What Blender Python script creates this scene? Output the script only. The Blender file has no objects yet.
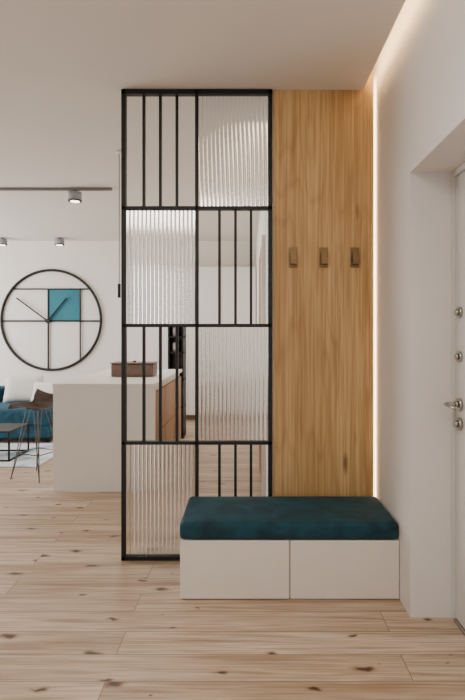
import bpy, bmesh, math, random
from mathutils import Vector, Matrix
random.seed(4)
S=bpy.context.scene
COL=S.collection

# ---------------------------------------------------------------- materials
def new_mat(name):
    m=bpy.data.materials.new(name); m.use_nodes=True
    nt=m.node_tree; b=nt.nodes['Principled BSDF']
    return m,nt,b
def lin(c):
    return tuple(((x/255)/12.92 if x/255<=0.04045 else ((x/255+0.055)/1.055)**2.4) for x in c)+(1,)
def N(nt,t,**k):
    n=nt.nodes.new(t)
    for a,v in k.items():
        if a in n.inputs.keys() : n.inputs[a].default_value=v
        else: setattr(n,a,v)
    return n
def simple(name,rgb,rough=0.5,metal=0.0,noise=0.03,nscale=8,bump=0.0,bscale=200):
    m,nt,b=new_mat(name)
    tc=N(nt,'ShaderNodeTexCoord'); no=N(nt,'ShaderNodeTexNoise'); no.inputs['Scale'].default_value=nscale
    nt.links.new(tc.outputs['Object'],no.inputs['Vector'])
    r=N(nt,'ShaderNodeValToRGB')
    c=lin(rgb)
    r.color_ramp.elements[0].position=.3; r.color_ramp.elements[1].position=.7
    r.color_ramp.elements[0].color=tuple(x*(1-noise) for x in c[:3])+(1,)
    r.color_ramp.elements[1].color=tuple(min(1,x*(1+noise)) for x in c[:3])+(1,)
    nt.links.new(no.outputs['Fac'],r.inputs[0]); nt.links.new(r.outputs[0],b.inputs['Base Color'])
    b.inputs['Roughness'].default_value=rough; b.inputs['Metallic'].default_value=metal
    if bump>0:
        n2=N(nt,'ShaderNodeTexNoise'); n2.inputs['Scale'].default_value=bscale
        nt.links.new(tc.outputs['Object'],n2.inputs['Vector'])
        bp=N(nt,'ShaderNodeBump'); bp.inputs['Strength'].default_value=bump; bp.inputs['Distance'].default_value=.002
        nt.links.new(n2.outputs['Fac'],bp.inputs['Height']); nt.links.new(bp.outputs[0],b.inputs['Normal'])
    return m
def emis(name,rgb,st):
    m,nt,b=new_mat(name)
    b.inputs['Base Color'].default_value=lin(rgb)
    b.inputs['Emission Color'].default_value=lin(rgb); b.inputs['Emission Strength'].default_value=st
    return m
def mapping(nt,src,scale=(1,1,1),loc=(0,0,0)):
    mp=N(nt,'ShaderNodeMapping'); mp.inputs['Scale'].default_value=scale; mp.inputs['Location'].default_value=loc
    nt.links.new(src,mp.inputs['Vector']); return mp.outputs[0]
def mix(nt,mode,fac,a,b):
    n=nt.nodes.new('ShaderNodeMix'); n.data_type='RGBA'; n.blend_type=mode
    for i,v in ((0,fac),(6,a),(7,b)):
        if isinstance(v,(int,float)): n.inputs[i].default_value=v
        elif isinstance(v,tuple): n.inputs[i].default_value=v
        else: nt.links.new(v,n.inputs[i])
    return n.outputs[2]
def ramp(nt,src,stops):
    r=N(nt,'ShaderNodeValToRGB'); e=r.color_ramp.elements
    while len(e)<len(stops): e.new(.5)
    for i,(p,c) in enumerate(stops):
        e[i].position=p; e[i].color=c
    nt.links.new(src,r.inputs[0]); return r.outputs[0]
def g(v): return (v,v,v,1)

def floor_mat():
    m,nt,b=new_mat('floor_planks')
    tc=N(nt,'ShaderNodeTexCoord'); O=tc.outputs['Object']
    br=N(nt,'ShaderNodeTexBrick'); br.offset=.37; br.offset_frequency=2
    br.inputs['Scale'].default_value=1; br.inputs['Brick Width'].default_value=1.9; br.inputs['Row Height'].default_value=.17
    br.inputs['Mortar Size'].default_value=.0018; br.inputs['Mortar Smooth'].default_value=.3
    br.inputs['Color1'].default_value=g(0); br.inputs['Color2'].default_value=g(1); br.inputs['Mortar'].default_value=g(.5)
    nt.links.new(mapping(nt,O,loc=(.55,.02,0)),br.inputs['Vector'])
    tone=ramp(nt,br.outputs['Color'],[(0,lin(FL1)),(.5,lin(FL2)),(1,lin(FL3))])
    sep=N(nt,'ShaderNodeVectorMath',operation='SCALE'); sep.inputs['Scale'].default_value=7.3
    nt.links.new(br.outputs['Color'],sep.inputs[0])
    add=N(nt,'ShaderNodeVectorMath',operation='ADD'); nt.links.new(O,add.inputs[0]); nt.links.new(sep.outputs[0],add.inputs[1])
    P=add.outputs[0]
    dn=N(nt,'ShaderNodeTexNoise'); dn.inputs['Scale'].default_value=14
    nt.links.new(O,dn.inputs['Vector'])
    dmix=N(nt,'ShaderNodeVectorMath',operation='SCALE'); dmix.inputs['Scale'].default_value=.05; nt.links.new(dn.outputs['Color'],dmix.inputs[0])
    dadd=N(nt,'ShaderNodeVectorMath',operation='ADD'); nt.links.new(P,dadd.inputs[0]); nt.links.new(dmix.outputs[0],dadd.inputs[1])
    vo=N(nt,'ShaderNodeTexVoronoi'); vo.inputs['Scale'].default_value=1; vo.voronoi_dimensions='2D'
    nt.links.new(mapping(nt,dadd.outputs[0],(2.3,5.2,1)),vo.inputs['Vector'])
    n1=N(nt,'ShaderNodeTexNoise'); n1.inputs['Scale'].default_value=1; n1.inputs['Detail'].default_value=5; n1.inputs['Distortion'].default_value=1.1
    nt.links.new(mapping(nt,P,(1.0,26,1)),n1.inputs['Vector'])
    c=mix(nt,'MULTIPLY',1.0,tone,ramp(nt,n1.outputs['Fac'],[(.3,(.58,.51,.44,1)),(.5,(.91,.88,.84,1)),(.6,g(1)),(.75,(.84,.80,.74,1))]))
    n2=N(nt,'ShaderNodeTexNoise'); n2.inputs['Scale'].default_value=1; n2.inputs['Detail'].default_value=3
    nt.links.new(mapping(nt,P,(4,120,1)),n2.inputs['Vector'])
    c=mix(nt,'MULTIPLY',.9,c,ramp(nt,n2.outputs['Fac'],[(.35,(.70,.66,.61,1)),(.6,g(1))]))
    n3=N(nt,'ShaderNodeTexNoise'); n3.inputs['Scale'].default_value=1.3
    nt.links.new(mapping(nt,P,(1,3,1)),n3.inputs['Vector'])
    c=mix(nt,'MULTIPLY',.8,c,ramp(nt,n3.outputs['Fac'],[(.35,(.80,.76,.70,1)),(.6,g(1))]))
    sx=N(nt,'ShaderNodeSeparateColor'); nt.links.new(vo.outputs['Color'],sx.inputs[0])
    size=N(nt,'ShaderNodeMath',operation='MULTIPLY'); nt.links.new(sx.outputs[0],size.inputs[0]); size.inputs[1].default_value=.17
    dv=N(nt,'ShaderNodeMath',operation='DIVIDE'); nt.links.new(vo.outputs['Distance'],dv.inputs[0]); nt.links.new(size.outputs[0],dv.inputs[1])
    kn=ramp(nt,dv.outputs[0],[(.22,(.06,.04,.03,1)),(.44,(.34,.25,.19,1)),(.62,(.78,.69,.6,1)),(.98,g(1))])
    c=mix(nt,'MULTIPLY',.95,c,kn)
    c=mix(nt,'MIX',br.outputs['Fac'],c,lin((112,90,74)))
    nt.links.new(c,b.inputs['Base Color'])
    b.inputs['Roughness'].default_value=.38
    bp=N(nt,'ShaderNodeBump'); bp.inputs['Strength'].default_value=.25; bp.inputs['Distance'].default_value=.002
    nt.links.new(n2.outputs['Fac'],bp.inputs['Height']); nt.links.new(bp.outputs[0],b.inputs['Normal'])
    return m
FL1,FL2,FL3=(203,180,157),(213,191,169),(223,203,183)

def wood_mat(name,a,bc,cc,rough=.5):
    m,nt,b=new_mat(name)
    tc=N(nt,'ShaderNodeTexCoord'); O=tc.outputs['Object']
    n0=N(nt,'ShaderNodeTexNoise'); n0.inputs['Scale'].default_value=1; n0.inputs['Detail'].default_value=2
    nt.links.new(mapping(nt,O,(4,5,.6)),n0.inputs['Vector'])
    mu=N(nt,'ShaderNodeMath',operation='MULTIPLY'); mu.inputs[1].default_value=12; nt.links.new(n0.outputs['Fac'],mu.inputs[0])
    fr=N(nt,'ShaderNodeMath',operation='PINGPONG'); fr.inputs[1].default_value=.5; nt.links.new(mu.outputs[0],fr.inputs[0])
    base=ramp(nt,n0.outputs['Fac'],[(.3,lin(a)),(.5,lin(bc)),(.7,lin(cc))])
    c=mix(nt,'MULTIPLY',.5,base,ramp(nt,fr.outputs[0],[(0,(.74,.67,.58,1)),(.22,g(1))]))
    n1=N(nt,'ShaderNodeTexNoise'); n1.inputs['Scale'].default_value=1; n1.inputs['Detail'].default_value=6
    nt.links.new(mapping(nt,O,(90,90,2.0)),n1.inputs['Vector'])
    c=mix(nt,'MULTIPLY',1.0,c,ramp(nt,n1.outputs['Fac'],[(.35,(.70,.64,.56,1)),(.6,g(1))]))
    n4=N(nt,'ShaderNodeTexNoise'); n4.inputs['Scale'].default_value=1; n4.inputs['Detail'].default_value=2
    nt.links.new(mapping(nt,O,(26,26,.5)),n4.inputs['Vector'])
    c=mix(nt,'MULTIPLY',.7,c,ramp(nt,n4.outputs['Fac'],[(.35,(.80,.75,.68,1)),(.6,g(1))]))
    vo=N(nt,'ShaderNodeTexVoronoi'); vo.inputs['Scale'].default_value=1
    nt.links.new(mapping(nt,O,(6,6,1.6),(.3,.1,.2)),vo.inputs['Vector'])
    c=mix(nt,'MULTIPLY',.9,c,ramp(nt,vo.outputs['Distance'],[(.06,(.35,.22,.12,1)),(.14,g(1))]))
    nt.links.new(c,b.inputs['Base Color']); b.inputs['Roughness'].default_value=rough
    return m

def velvet(name,rgb,hi,sheen=.15):
    m,nt,b=new_mat(name)
    tc=N(nt,'ShaderNodeTexCoord'); no=N(nt,'ShaderNodeTexNoise'); no.inputs['Scale'].default_value=9; no.inputs['Detail'].default_value=4; no.inputs['Distortion'].default_value=.6
    nt.links.new(tc.outputs['Object'],no.inputs['Vector'])
    c=ramp(nt,no.outputs['Fac'],[(.35,lin(rgb)),(.7,lin(hi))])
    nt.links.new(c,b.inputs['Base Color']); b.inputs['Roughness'].default_value=.85
    b.inputs['Sheen Weight'].default_value=sheen; b.inputs['Sheen Tint'].default_value=lin((90,160,180)); b.inputs['Sheen Roughness'].default_value=.35
    n2=N(nt,'ShaderNodeTexNoise'); n2.inputs['Scale'].default_value=260; nt.links.new(tc.outputs['Object'],n2.inputs['Vector'])
    bp=N(nt,'ShaderNodeBump'); bp.inputs['Strength'].default_value=.5; bp.inputs['Distance'].default_value=.003
    nt.links.new(n2.outputs['Fac'],bp.inputs['Height']); nt.links.new(bp.outputs[0],b.inputs['Normal'])
    return m

M_wall=simple('wall_paint',(228,222,216),.85,noise=.012,nscale=3,bump=.08,bscale=150)
M_ceil=simple('ceiling_paint',(225,217,208),.9,noise=.01,nscale=2)
M_floor=floor_mat()
M_panel=wood_mat('oak_veneer',(190,151,96),(206,169,114),(218,184,131),.45)
M_wood2=wood_mat('oak_dark',(160,122,80),(178,140,94),(190,152,106),.5)
M_black=simple('black_metal',(16,16,17),.5,metal=.2,noise=.1)
M_white=simple('white_lacquer',(234,229,223),.4,noise=.008)
M_bench=simple('bench_lacquer',(226,217,207),.38,noise=.01)
M_door=simple('door_paint',(214,210,205),.5,noise=.01)
M_chrome=simple('brushed_steel',(180,177,172),.25,metal=1,noise=.05,nscale=40)
M_brass=simple('aged_bronze',(136,112,80),.36,metal=1,noise=.08,nscale=40)
M_teal=velvet('teal_velvet',(3,42,53),(9,68,81))
M_teal2=simple('teal_panel',(24,108,124),.5,noise=.12,nscale=3)
M_sofa=velvet('sofa_velvet',(4,50,66),(14,80,100))
M_cream=simple('cream_fabric',(224,220,214),.9,noise=.04,bump=.3)
M_gray=simple('gray_fabric',(150,156,160),.9,noise=.08,bump=.3)
M_track=simple('track_gray',(120,118,116),.5,noise=.03)
M_brown=simple('brown_leather',(70,52,44),.45,noise=.15,nscale=20)
M_taupe=simple('taupe_wood',(112,92,78),.5,noise=.15,nscale=20)
M_led=emis('warm_led',(255,220,164),36)
M_ledw=emis('warm_led_soft',(255,228,184),15)
M_led2=emis('neutral_led',(255,240,215),9)
M_lens=emis('lamp_lens',(255,245,225),6)
m,nt,b=new_mat('reeded_glass'); M_glass=m
b.inputs['Base Color'].default_value=(.90,.892,.88,1); b.inputs['Roughness'].default_value=.13; b.inputs['IOR'].default_value=1.5; b.inputs['Transmission Weight'].default_value=1
m,nt,b=new_mat('rug_pile'); M_rug=m
tc=N(nt,'ShaderNodeTexCoord'); no=N(nt,'ShaderNodeTexNoise'); no.inputs['Scale'].default_value=3; no.inputs['Detail'].default_value=6
nt.links.new(tc.outputs['Object'],no.inputs['Vector'])
nt.links.new(ramp(nt,no.outputs['Fac'],[(.35,lin((120,150,165))),(.5,lin((205,212,216))),(.7,lin((226,226,224)))]),b.inputs['Base Color']); b.inputs['Roughness'].default_value=.95

# ---------------------------------------------------------------- mesh helpers
def empty(name,loc=(0,0,0)):
    e=bpy.data.objects.new(name,None); e.empty_display_size=.1; e.location=loc; COL.objects.link(e); return e
def add_obj(name,me,mat,parent=None,smooth=False):
    o=bpy.data.objects.new(name,me); COL.objects.link(o)
    if mat: me.materials.append(mat)
    if smooth:
        for p in me.polygons: p.use_smooth=True
    if parent:
        o.parent=parent
        o.matrix_parent_inverse=Matrix.Translation(parent.location).inverted()
    return o
def boxes(name,lst,mat,parent=None,bevel=0,segs=2):
    bm=bmesh.new()
    for (x0,x1,y0,y1,z0,z1) in lst:
        t=bmesh.new()
        bmesh.ops.create_cube(t,size=1)
        for v in t.verts:
            v.co=Vector(((x0+x1)/2+v.co.x*(x1-x0),(y0+y1)/2+v.co.y*(y1-y0),(z0+z1)/2+v.co.z*(z1-z0)))
        if bevel>0: bmesh.ops.bevel(t,geom=t.edges[:],offset=bevel,segments=segs,affect='EDGES',profile=.5)
        me=bpy.data.meshes.new('t'); t.to_mesh(me); t.free(); bm.from_mesh(me); bpy.data.meshes.remove(me)
    me=bpy.data.meshes.new(name); bm.to_mesh(me); bm.free()
    return add_obj(name,me,mat,parent,smooth=False)
def cyl(name,p0,p1,r,mat,parent=None,r2=None,seg=24):
    p0=Vector(p0);p1=Vector(p1); d=p1-p0
    bm=bmesh.new()
    bmesh.ops.create_cone(bm,cap_ends=True,segments=seg,radius1=r,radius2=r if r2 is None else r2,depth=d.length)
    q=d.to_track_quat('Z','Y').to_matrix().to_4x4()
    bmesh.ops.transform(bm,matrix=Matrix.Translation((p0+p1)/2)@q,verts=bm.verts)
    for f in bm.faces: f.smooth=len(f.verts)==4
    me=bpy.data.meshes.new(name); bm.to_mesh(me); bm.free()
    return add_obj(name,me,mat,parent)
def tube(name,paths,r,mat,parent=None,cyclic=False):
    cu=bpy.data.curves.new(name,'CURVE'); cu.dimensions='3D'; cu.bevel_depth=r; cu.bevel_resolution=3; cu.use_fill_caps=True
    for pts in paths:
        sp=cu.splines.new('POLY'); sp.points.add(len(pts)-1)
        for i,p in enumerate(pts): sp.points[i].co=(*p,1)
        sp.use_cyclic_u=cyclic
    o=bpy.data.objects.new('tmp',cu); COL.objects.link(o)
    dg=bpy.context.evaluated_depsgraph_get(); me=bpy.data.meshes.new_from_object(o.evaluated_get(dg))
    bpy.data.objects.remove(o); bpy.data.curves.remove(cu)
    me.materials.clear(); me.name=name
    return add_obj(name,me,mat,parent,smooth=True)
def cushion(name,x0,x1,y0,y1,z0,z1,mat,parent=None,bev=.03,puff=.0):
    bm=bmesh.new(); bmesh.ops.create_cube(bm,size=1)
    sx,sy,sz=x1-x0,y1-y0,z1-z0
    for v in bm.verts: v.co=Vector((v.co.x*sx,v.co.y*sy,v.co.z*sz))
    bmesh.ops.bevel(bm,geom=bm.edges[:],offset=bev,segments=5,affect='EDGES',profile=.5)
    if puff:
        bmesh.ops.triangulate(bm,faces=[f for f in bm.faces if f.normal.z>.99])
        top=[f for f in bm.faces if f.normal.z>.99]
        bmesh.ops.subdivide_edges(bm,edges=list({e for f in top for e in f.edges}),cuts=5,use_grid_fill=True)
        for v in bm.verts:
            a=max(0,1-(abs(v.co.x)/(sx/2))**4)*max(0,1-(abs(v.co.y)/(sy/2))**2)
            if v.co.z>0: v.co.z+=puff*a
    bmesh.ops.translate(bm,vec=Vector(((x0+x1)/2,(y0+y1)/2,(z0+z1)/2)),verts=bm.verts)
    me=bpy.data.meshes.new(name); bm.to_mesh(me); bm.free()
    return add_obj(name,me,mat,parent,smooth=True)

# ---------------------------------------------------------------- room shell
WX=.777; YP=3.114; CZ=2.81; YB=8.7; YW=YP+.07
boxes('floor',[(-6.2,1.4,-2.0,YB+.2,-.1,0)],M_floor)
boxes('ceiling',[(-6.2,.695,-2.0,YP-.004,CZ,CZ+.06),(-6.2,.15,YP-.004,8.15,CZ,CZ+.06),
                 (-6.2,1.4,-2.0,YB+.2,3.02,3.1)],M_ceil)
boxes('wall_right',[(WX,1.4,2.476,YW,0,3.02),(WX,1.4,1.40,2.476,2.12,3.02),(WX,1.4,-2.0,1.40,0,3.02),(1.06,1.4,1.40,2.476,0,2.12)],M_wall)
boxes('wall_kitchen_side',[(.15,1.4,YW,YB,0,3.02)],M_wall)
boxes('wall_back',[(-6.2,1.4,YB,YB+.2,0,3.02)],M_wall)
boxes('wall_left',[(-6.2,-6,-2,4.2,0,3.02),(-6.2,-6,8.0,YB,0,3.02),(-6.2,-6,4.2,8.0,0,.2),(-6.2,-6,4.2,8.0,2.6,3.02)],M_wall)
w=empty('window_1',(-6.1,6.1,1.4))
boxes('frame',[(-6.13,-6.07,4.2,8.0,.2,.27),(-6.13,-6.07,4.2,8.0,2.53,2.6)]+[(-6.13,-6.07,y-.035,y+.035,.2,2.6) for y in (4.24,5.47,6.73,7.96)],M_white,w)

# LED coves
e=empty('led_strip',(.66,.5,2.88))
boxes('ceiling_slot_led',[(.672,.690,-1.9,YP-.02,2.871,2.888)],M_led,e)
e2=empty('led_strip',(.745,YP+.04,1.4))
boxes('panel_edge_led',[(.744,.754,YP+.024,YP+.05,.0,2.9)],M_ledw,e2)
e3=empty('led_strip',(-3,8.2,2.88))
boxes('back_cove_led',[(-5.9,.1,8.10,8.125,2.871,2.89)],M_led2,e3)

# ---------------------------------------------------------------- oak wall panel
p=empty('oak_wall_panel',(.46,YP+.01,1.46))
boxes('board_a',[(.156,.4343,YP,YP+.022,0,2.93)],M_panel,p)
boxes('board_b',[(.4347,.757,YP,YP+.022,0,2.93)],M_panel,p)
boxes('battens',[(x,x+.03,YP+.022,YW,0.05,2.9) for x in (.17,.43,.70)],M_taupe,p)

for px in (293,323.5,354.5):
    x=(px-247)/167; zc=1.35+(334-257.5)/167
    h=empty('coat_hook',(x,YP,zc))
    boxes('back_plate',[(x-.026,x+.026,YP-.006,YP,zc-.06,zc+.06)],M_brass,h,bevel=.002)
    boxes('arm',[(x-.018,x+.018,YP-.045,YP-.006,zc-.044,zc-.038)],M_brass,h,bevel=.0015)
    boxes('tip',[(x-.018,x+.018,YP-.049,YP-.043,zc-.044,zc+.03)],M_brass,h,bevel=.0015)

# ---------------------------------------------------------------- partition
part=empty('reeded_glass_partition',(-.3,YP,1.4))
xl,xm,xr=-.749+.0,-.2995,.150
s=167.
def X(px): return (px-247)/s
def Z(py): return 1.35+(334-py)/s
zb,zt=0.0,2.808
zs=[zt,Z(208.5),Z(325.5),Z(442.5),zb]
fy0,fy1=YP-.02,YP+.02
fr=[(xl,xl+.026,fy0,fy1,zb,zt),(xr-.024,xr,fy0,fy1,zb,zt),(xm-.010,xm+.010,fy0,fy1,zb,zt),
    (xl,xr,fy0,fy1,zt-.028,zt),(xl,xr,fy0,fy1,zb,zb+.026)]
for z in zs[1:4]: fr.append((xl,xr,fy0,fy1,z-.010,z+.010))
boxes('frame',fr,M_black,part,bevel=.0015,segs=1)
bars=[]
for (cols,row) in (((144,160.5,177),0),((144,160.5,177),2),((219.5,235.5,251),1),((219.5,235.5,251),3)):
    for px in cols: bars.append((X(px)-.008,X(px)+.008,YP-.012,YP+.012,zs[row+1]+.01,zs[row]-.01))
boxes('bars',bars,M_black,part)
def reeded(name,x0,x1,z0,z1):
    pitch=.0245; n=int(round((x1-x0)/pitch)); pitch=(x1-x0)/n; sub=18
    vs=[];fs=[]
    K=n*sub
    for i in range(K+1):
        x=x0+(x1-x0)*i/K; t=(i%sub)/sub
        y=YP-.002-.0060*math.sqrt(max(0,1-(2*t-1)**2)) if i<K else YP-.002
        vs+= [(x,y,z0),(x,y,z1),(x,YP+.004,z0),(x,YP+.004,z1)]
    for i in range(K):
        a=i*4;b_=a+4
        fs+=[(a,b_,b_+1,a+1),(a+2,a+3,b_+3,b_+2),(a,a+2,b_+2,b_),(a+1,b_+1,b_+3,a+3)]
    fs+=[(0,1,3,2),(K*4,K*4+2,K*4+3,K*4+1)]
    me=bpy.data.meshes.new(name); me.from_pydata(vs,[],fs); me.update()
    bm=bmesh.new(); bm.from_mesh(me); bmesh.ops.recalc_face_normals(bm,faces=bm.faces); bm.to_mesh(me); bm.free()
    add_obj(name,me,M_glass,part)
LX0,LX1=xl+.026,xm-.010; RX0,RX1=xm+.010,xr-.024
reeded('glass_a',RX0,RX1,zs[1]+.010,zs[0]-.028)
reeded('glass_b',LX0,LX1,zs[2]+.010,zs[1]-.010)
reeded('glass_c',RX0,RX1,zs[3]+.010,zs[2]-.010)
reeded('glass_d',LX0,LX1,zs[4]+.026,zs[3]-.010)

# ---------------------------------------------------------------- bench
be=empty('storage_bench',(.2,2.87,.2))
bx0,bx1=-.34,.774; yb0,yb1=2.64,YP-.03
boxes('carcass',[(bx0+.004,bx1-.002,yb0+.02,yb1,0.0,.298)],M_bench,be,bevel=.003)
boxes('drawer_left',[(bx0,.2155,yb0,yb0+.02,.004,.300)],M_bench,be,bevel=.004)
boxes('drawer_right',[(.2205,bx1,yb0,yb0+.02,.004,.300)],M_bench,be,bevel=.004)
cushion('seat_cushion',bx0-.004,bx1-.002,yb0-.006,yb1,.303,.393,M_teal,be,bev=.024,puff=.006)
# ---------------------------------------------------------------- entry door
d=empty('door_1',(1.0,1.9,1.05))
boxes('leaf',[(.985,1.04,1.42,2.452,.012,2.09)],M_door,d,bevel=.003)
boxes('jamb',[(.972,1.045,2.454,2.475,0,2.118),(.972,1.045,1.402,1.418,0,2.118),(.972,1.045,1.42,2.452,2.092,2.118)],M_door,d,bevel=.002)
boxes('threshold',[(.972,1.045,1.42,2.452,0,.01)],M_chrome,d)
DX=.985; DY=2.40
def rose(nm,z,r=.026,t=.012):
    cyl(nm,(DX,DY,z),(DX-t,DY,z),r,M_chrome,d)
    cyl(nm+'_core',(DX-t,DY,z),(DX-t-.012,DY,z),r*.55,M_chrome,d)
rose('lock_top',1.45); rose('lock_mid',1.245); rose('handle_rose',1.025,.030,.014); rose('key_escutcheon',.935,.030,.016)
cyl('handle_neck',(DX-.012,DY,1.025),(DX-.065,DY,1.025),.011,M_chrome,d)
cyl('handle_lever',(DX-.062,DY+.01,1.025),(DX-.062,DY-.125,1.020),.0095,M_chrome,d)

# ---------------------------------------------------------------- kitchen island
k=empty('kitchen_island',(-1.2,5.4,.45))
ix0,ix1,iy0,iy1=-1.66,-.79,4.45,6.3
boxes('end_panel',[(ix0,ix1,iy0,iy0+.04,0,.89)],M_white,k,bevel=.002)
boxes('body',[(ix0+.01,ix1-.03,iy0+.04,iy1,0,.87)],M_white,k)
n=3; L=(iy1-iy0-.04)/n
boxes('wood_fronts',[(ix1-.03,ix1-.008,iy0+.044+i*L,iy0+.036+(i+1)*L,z0,z1) for i in range(n) for (z0,z1) in ((.08,.46),(.468,.84))],M_wood2,k,bevel=.002)
boxes('worktop',[(ix0-.005,ix1+.005,iy0-.005,iy1,.89,.925)],M_white,k,bevel=.003)
bb=empty('bread_box',(-1.1,5.3,1.0))
bxx=-1.14
boxes('body',[(bxx-.21,bxx+.21,5.15,5.40,.927,1.05)],M_taupe,bb,bevel=.012,segs=3)
boxes('lid',[(bxx-.215,bxx+.215,5.145,5.405,1.052,1.065)],M_taupe,bb,bevel=.005)
cyl('knob',(bxx,5.27,1.065),(bxx,5.27,1.08),.015,M_black,bb)

sh=empty('open_shelf_unit',(-.92,6.9,.7))
sx0,sx1=-1.02,-.82
boxes('frame',[(sx0,sx0+.02,6.7,7.0,0,1.5),(sx1-.02,sx1,6.7,7.0,0,1.5)]+[(sx0,sx1,6.7,7.0,z,z+.02) for z in (.05,.4,.75,1.1,1.3,1.48)],M_black,sh)
boxes('back',[(sx0,sx1,7.0,7.01,0,1.5)],M_taupe,sh)
for i,z in enumerate((.77,1.12,1.32)):
    cyl('jar_%d'%i,(-.94,6.8,z),(-.94,6.8,z+.12),.035,M_cream,sh)
    cyl('bottle_%d'%i,(-.88,6.85,z),(-.88,6.85,z+.14),.022,M_black,sh,r2=.014)

kc=empty('tall_kitchen_cabinet',(-.5,8.4,1.2))
boxes('carcass',[(-1.45,.14,8.14,8.69,.08,2.4)],M_white,kc)
boxes('plinth',[(-1.45,.14,8.18,8.69,0,.08)],M_taupe,kc)
boxes('doors',[(-1.45+i*.53+.003,-1.45+(i+1)*.53-.003,8.12,8.14,.09,2.4) for i in range(3)],M_white,kc,bevel=.002)
d2=empty('door_2',(.14,5,1.05))
boxes('leaf',[(.128,.148,4.3,5.3,0.005,2.1)],M_wood2,d2,bevel=.002)
boxes('architrave',[(.12,.149,4.24,4.3,0,2.16),(.12,.149,5.3,5.36,0,2.16),(.12,.149,4.3,5.3,2.1,2.16)],M_white,d2,bevel=.002)
cyl('lever',(.10,4.4,1.0),(.10,4.52,1.0),.008,M_black,d2); cyl('neck',(.128,4.4,1.0),(.10,4.4,1.0),.01,M_black,d2)

me=bpy.data.meshes.new('ceiling_light_profile')
A=Vector((.10,3.6,0));B=Vector((-.52,5.9,0)); nrm=Vector((-(B-A).y,(B-A).x,0)).normalized()*.045
vs=[];zt0,zt1=CZ-.012,CZ
for z in (zt0,zt1):
    for q in (A-nrm,A+nrm,B+nrm,B-nrm): vs.append((q.x,q.y,z))
me.from_pydata(vs,[],[(0,1,2,3),(7,6,5,4),(0,4,5,1),(1,5,6,2),(2,6,7,3),(3,7,4,0)]); me.update()
M_led3=emis('profile_led',(255,236,205),3)
add_obj('ceiling_light_profile',me,M_led3)

# ---------------------------------------------------------------- ceiling track + spots
t=empty('ceiling_light_track',(-2.6,5.2,2.79))
boxes('rail',[(-4.6,-1.35,5.18,5.22,2.785,CZ)],M_track,t)
def spot(x,y,zc,r,h,mat=None):
    sp=empty('ceiling_spotlight',(x,y,zc-.03))
    cyl('stem',(x,y,zc),(x,y,zc-.03),.012,M_black,sp)
    cyl('can',(x,y,zc-.02),(x,y,zc-.02-h),r,mat or M_gray,sp)
    cyl('rim',(x,y,zc-.02-h),(x,y,zc-.03-h),r*1.05,M_black,sp)
    cyl('lens',(x,y,zc-.03-h),(x,y,zc-.032-h),r*.7,M_lens,sp)
spot(-1.72,5.2,2.785,.065,.08)
spot(-2.85,7.9,2.81,.07,.08); spot(-3.72,7.9,2.81,.07,.08)
pe=empty('pendant_lamp',(-1.0,4.1,2.0))
pxx=-1.02;pyy=4.15
cyl('cord',(pxx,pyy,CZ),(pxx,pyy,1.75),.003,M_black,pe,seg=8)
cyl('cup',(pxx,pyy,1.75),(pxx,pyy,1.64),.012,M_black,pe,seg=16)
cyl('canopy',(pxx,pyy,CZ),(pxx,pyy,CZ-.02),.03,M_white,pe)

# ---------------------------------------------------------------- clock
c=empty('wall_clock',(-3.28,YB-.03,1.58))
s2=520/(YB-.03)
cx,cz=(51-247)/s2,1.35+(334-320)/s2; R=51/s2
def ring(r): return [(cx+r*math.cos(a),YB-.025,cz+r*math.sin(a)) for a in [i*2*math.pi/96 for i in range(96)]]
tube('rim',[ring(R-.02)],.022,M_black,c,cyclic=True)
def cl(px0,py0,px1,py1,w=.012,y=YB-.022,nm='line'):
    x0=(px0-247)/s2;x1=(px1-247)/s2;z0=1.35+(334-py0)/s2;z1=1.35+(334-py1)/s2
    return tube(nm,[[(x0,y,z0),(x1,y,z1)]],w,M_black,c)
def chord_h(py): 
    dy=py-320; return math.sqrt(49.5**2-dy*dy)
cl(51-chord_h(321),321,51+chord_h(321),321,.014,nm='line_1')
cl(51-chord_h(289),289,51+chord_h(289),289,.012,nm='line_2')
cl(48,289,48,320+49.5,.014,nm='line_3')
cl(80,289,80,320+math.sqrt(49.5**2-29**2),.012,nm='line_4')
x0=(48-247)/s2;x1=(80-247)/s2;z1=1.35+(334-289)/s2;z0=1.35+(334-321)/s2
boxes('teal_square',[(x0,x1,YB-.02,YB-.008,z0,z1)],M_teal2,c)
cl(48,321,67,298,.012,YB-.05,'hand_minute'); cl(48,321,17,298,.012,YB-.05,'hand_hour')
cyl('hub',((48-247)/s2,YB-.07,z0),((48-247)/s2,YB-.008,z0),.035,M_black,c)

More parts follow.
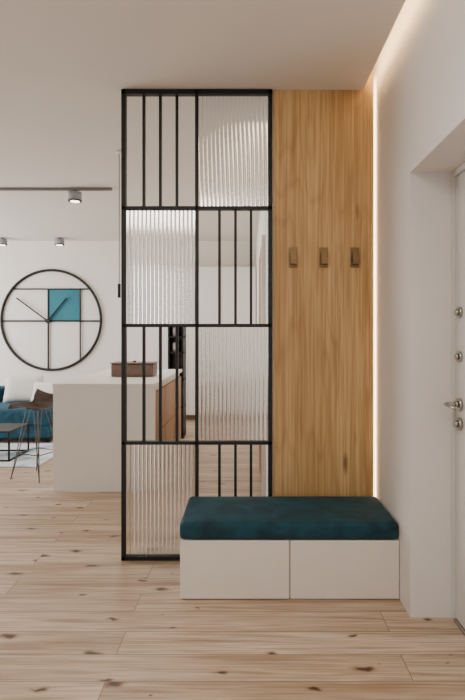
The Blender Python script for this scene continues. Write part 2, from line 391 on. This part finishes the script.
# ---------------------------------------------------------------- sofa
so=empty('sofa',(-3.5,6.9,.3))
sX0,sX1=-4.7,-2.42
boxes('base',[(sX0,sX1,6.42,7.45,.06,.22)],M_sofa,so,bevel=.02,segs=3)
w=(sX1-sX0)/2
for i in range(2):
    cushion('seat_%d'%i,sX0+i*w+.005,sX0+(i+1)*w-.005,6.40,7.12,.21,.42,M_sofa,so,bev=.05,puff=.02)
    cushion('back_%d'%i,sX0+i*w+.005,sX0+(i+1)*w-.005,7.12,7.42,.23,.62,M_sofa,so,bev=.06)
boxes('feet',[(x,x+.05,y,y+.05,0,.06) for x in (sX0+.05,sX1-.1) for y in (6.5,7.35)],M_black,so)
def pillow(nm,x,y,z,w_,h_,mat,rz=0):
    bm=bmesh.new(); nn=12
    for sgn in (1,-1):
        grid=[[None]*(nn+1) for _ in range(nn+1)]
        for i in range(nn+1):
            for j in range(nn+1):
                u=-1+2*i/nn;v=-1+2*j/nn
                th=.075*((1-u**4)*(1-v**4))**.5
                px_=u*w_/2*(1-.06*(1-abs(v))*abs(u)); pz_=v*h_/2*(1-.06*(1-abs(u))*abs(v))
                grid[i][j]=bm.verts.new((px_,sgn*th,pz_))
        for i in range(nn):
            for j in range(nn):
                f=(grid[i][j],grid[i+1][j],grid[i+1][j+1],grid[i][j+1])
                bm.faces.new(f if sgn<0 else f[::-1])
    bmesh.ops.remove_doubles(bm,verts=bm.verts,dist=.0005)
    bm.transform(Matrix.Translation((x,y,z))@Matrix.Rotation(math.radians(rz),4,'Z')@Matrix.Rotation(math.radians(-18),4,'X'))
    me=bpy.data.meshes.new(nm); bm.to_mesh(me); bm.free()
    add_obj(nm,me,mat,so,smooth=True)
pillow('pillow_a',-3.0,6.98,.61,.5,.36,M_cream,8)
pillow('pillow_b',-2.66,6.9,.57,.42,.30,M_cream,-10)
pillow('pillow_c',-3.6,6.98,.61,.48,.38,M_gray,-4)

boxes('area_rug',[(-4.6,-2.12,5.25,6.38,.0,.012)],M_rug,None,bevel=.004)
ct=empty('coffee_table',(-2.9,5.7,.2))
tx0,tx1,ty0,ty1=-3.5,-2.49,5.45,5.95
boxes('top',[(tx0,tx1,ty0,ty1,.315,.33)],M_black,ct,bevel=.003)
boxes('frame',[(x,x+.016,y,y+.016,.012,.315) for x in (tx0,tx1-.016) for y in (ty0,ty1-.016)]+
      [(tx0,tx1,y,y+.016,.012,.028) for y in (ty0,ty1-.016)]+[(x,x+.016,ty0,ty1,.012,.028) for x in (tx0,tx1-.016)],M_black,ct)

# ---------------------------------------------------------------- wire-legged stool with low back
CX,CY=-1.97,4.90
ch=empty('bar_stool',(CX,CY,.4))
prof=[(.19,.655),(.165,.675),(.10,.67),(0,.66),(-.09,.66),(-.145,.68),(-.175,.72),(-.192,.765),(-.20,.80)]
def prof_pt(t):
    f=t*(len(prof)-1); i=min(int(f),len(prof)-2); q=f-i
    return (prof[i][0]*(1-q)+prof[i+1][0]*q, prof[i][1]*(1-q)+prof[i+1][1]*q)
nu,nv=14,20; vs=[];fs=[]
ang=math.radians(158)
for j in range(nv+1):
    t_=j/nv; a,zz=prof_pt(t_)
    wd=.18+.02*math.sin(t_*math.pi) - (.05*max(0,t_-.8)/.2)
    for i in range(nu+1):
        u=-1+2*i/nu
        lift=.08*abs(u)**2.5*(math.sin(min(1,t_*1.3)*math.pi*.75))
        fwd=.09*abs(u)**2.2*max(0,(t_-.55)/.45)
        lx=a+fwd; ly=u*wd; lz=zz+lift
        vs.append((CX+lx*math.cos(ang)-ly*math.sin(ang),CY+lx*math.sin(ang)+ly*math.cos(ang),lz))
for j in range(nv):
    for i in range(nu):
        q=j*(nu+1)+i; fs.append((q,q+1,q+nu+2,q+nu+1))
me=bpy.data.meshes.new('shell'); me.from_pydata(vs,[],fs); me.update()
o=add_obj('shell',me,M_brown,ch,smooth=True)
md=o.modifiers.new('sol','SOLIDIFY'); md.thickness=.010; md=o.modifiers.new('ss','SUBSURF'); md.render_levels=1
def L(lx,ly,z): return (CX+lx*math.cos(ang)-ly*math.sin(ang),CY+lx*math.sin(ang)+ly*math.cos(ang),z)
paths=[]; ZT=.652
for sx in (1,-1):
    for sy in (1,-1):
        top=L(.07*sx,.07*sy,ZT); ft=L(.17*sx,.16*sy,.005)
        paths.append([top,ft])
        paths.append([L(.015*sx,.07*sy,ZT),ft])
for zf in (.24,):
    k_=(ZT-zf)/(ZT-.005); r_=.07+.095*k_
    paths.append([L(r_,r_*.96,zf),L(r_,-r_*.96,zf),L(-r_,-r_*.96,zf),L(-r_,r_*.96,zf),L(r_,r_*.96,zf)])
paths.append([L(.07,.07,ZT),L(.07,-.07,ZT),L(-.07,-.07,ZT),L(-.07,.07,ZT),L(.07,.07,ZT)])
tube('wire_base',paths,.0045,simple('dark_wire',(90,84,80),.35,metal=.8),ch)

# ---------------------------------------------------------------- light
W=bpy.data.worlds.new('World'); S.world=W; W.use_nodes=True
bg=W.node_tree.nodes['Background']; bg.inputs[0].default_value=(1.0,.974,.943,1); bg.inputs[1].default_value=1.0
def area(name,loc,rot,sx,sy,pw,col):
    l=bpy.data.lights.new(name,'AREA'); l.shape='RECTANGLE'; l.size=sx; l.size_y=sy; l.energy=pw; l.color=col
    o=bpy.data.objects.new(name,l); o.location=loc; o.rotation_euler=rot; COL.objects.link(o); return o
area('window_daylight',(-5.9,6.1,1.4),(0,math.radians(-90),0),2.4,3.7,240,(.95,.98,1))
area('hall_fill_light',(-.6,.6,2.78),(0,0,0),1.0,1.0,38,(1,.935,.86))  # added warm fill for the hall, no fixture modelled
area('kitchen_fill_light',(-1.2,6.2,2.78),(0,0,0),1.2,1.6,30,(1,.95,.88))  # added fill brightening the rooms behind the partition, not an actual fitting

# ---------------------------------------------------------------- camera
cam=bpy.data.cameras.new('camera'); co=bpy.data.objects.new('camera',cam); COL.objects.link(co)
co.location=(0,0,1.35); co.rotation_euler=(math.radians(90),0,0)
cam.sensor_width=36; cam.lens=36*520/700; cam.shift_x=-14.5/700; cam.shift_y=-16/700; cam.clip_start=.02
S.camera=co
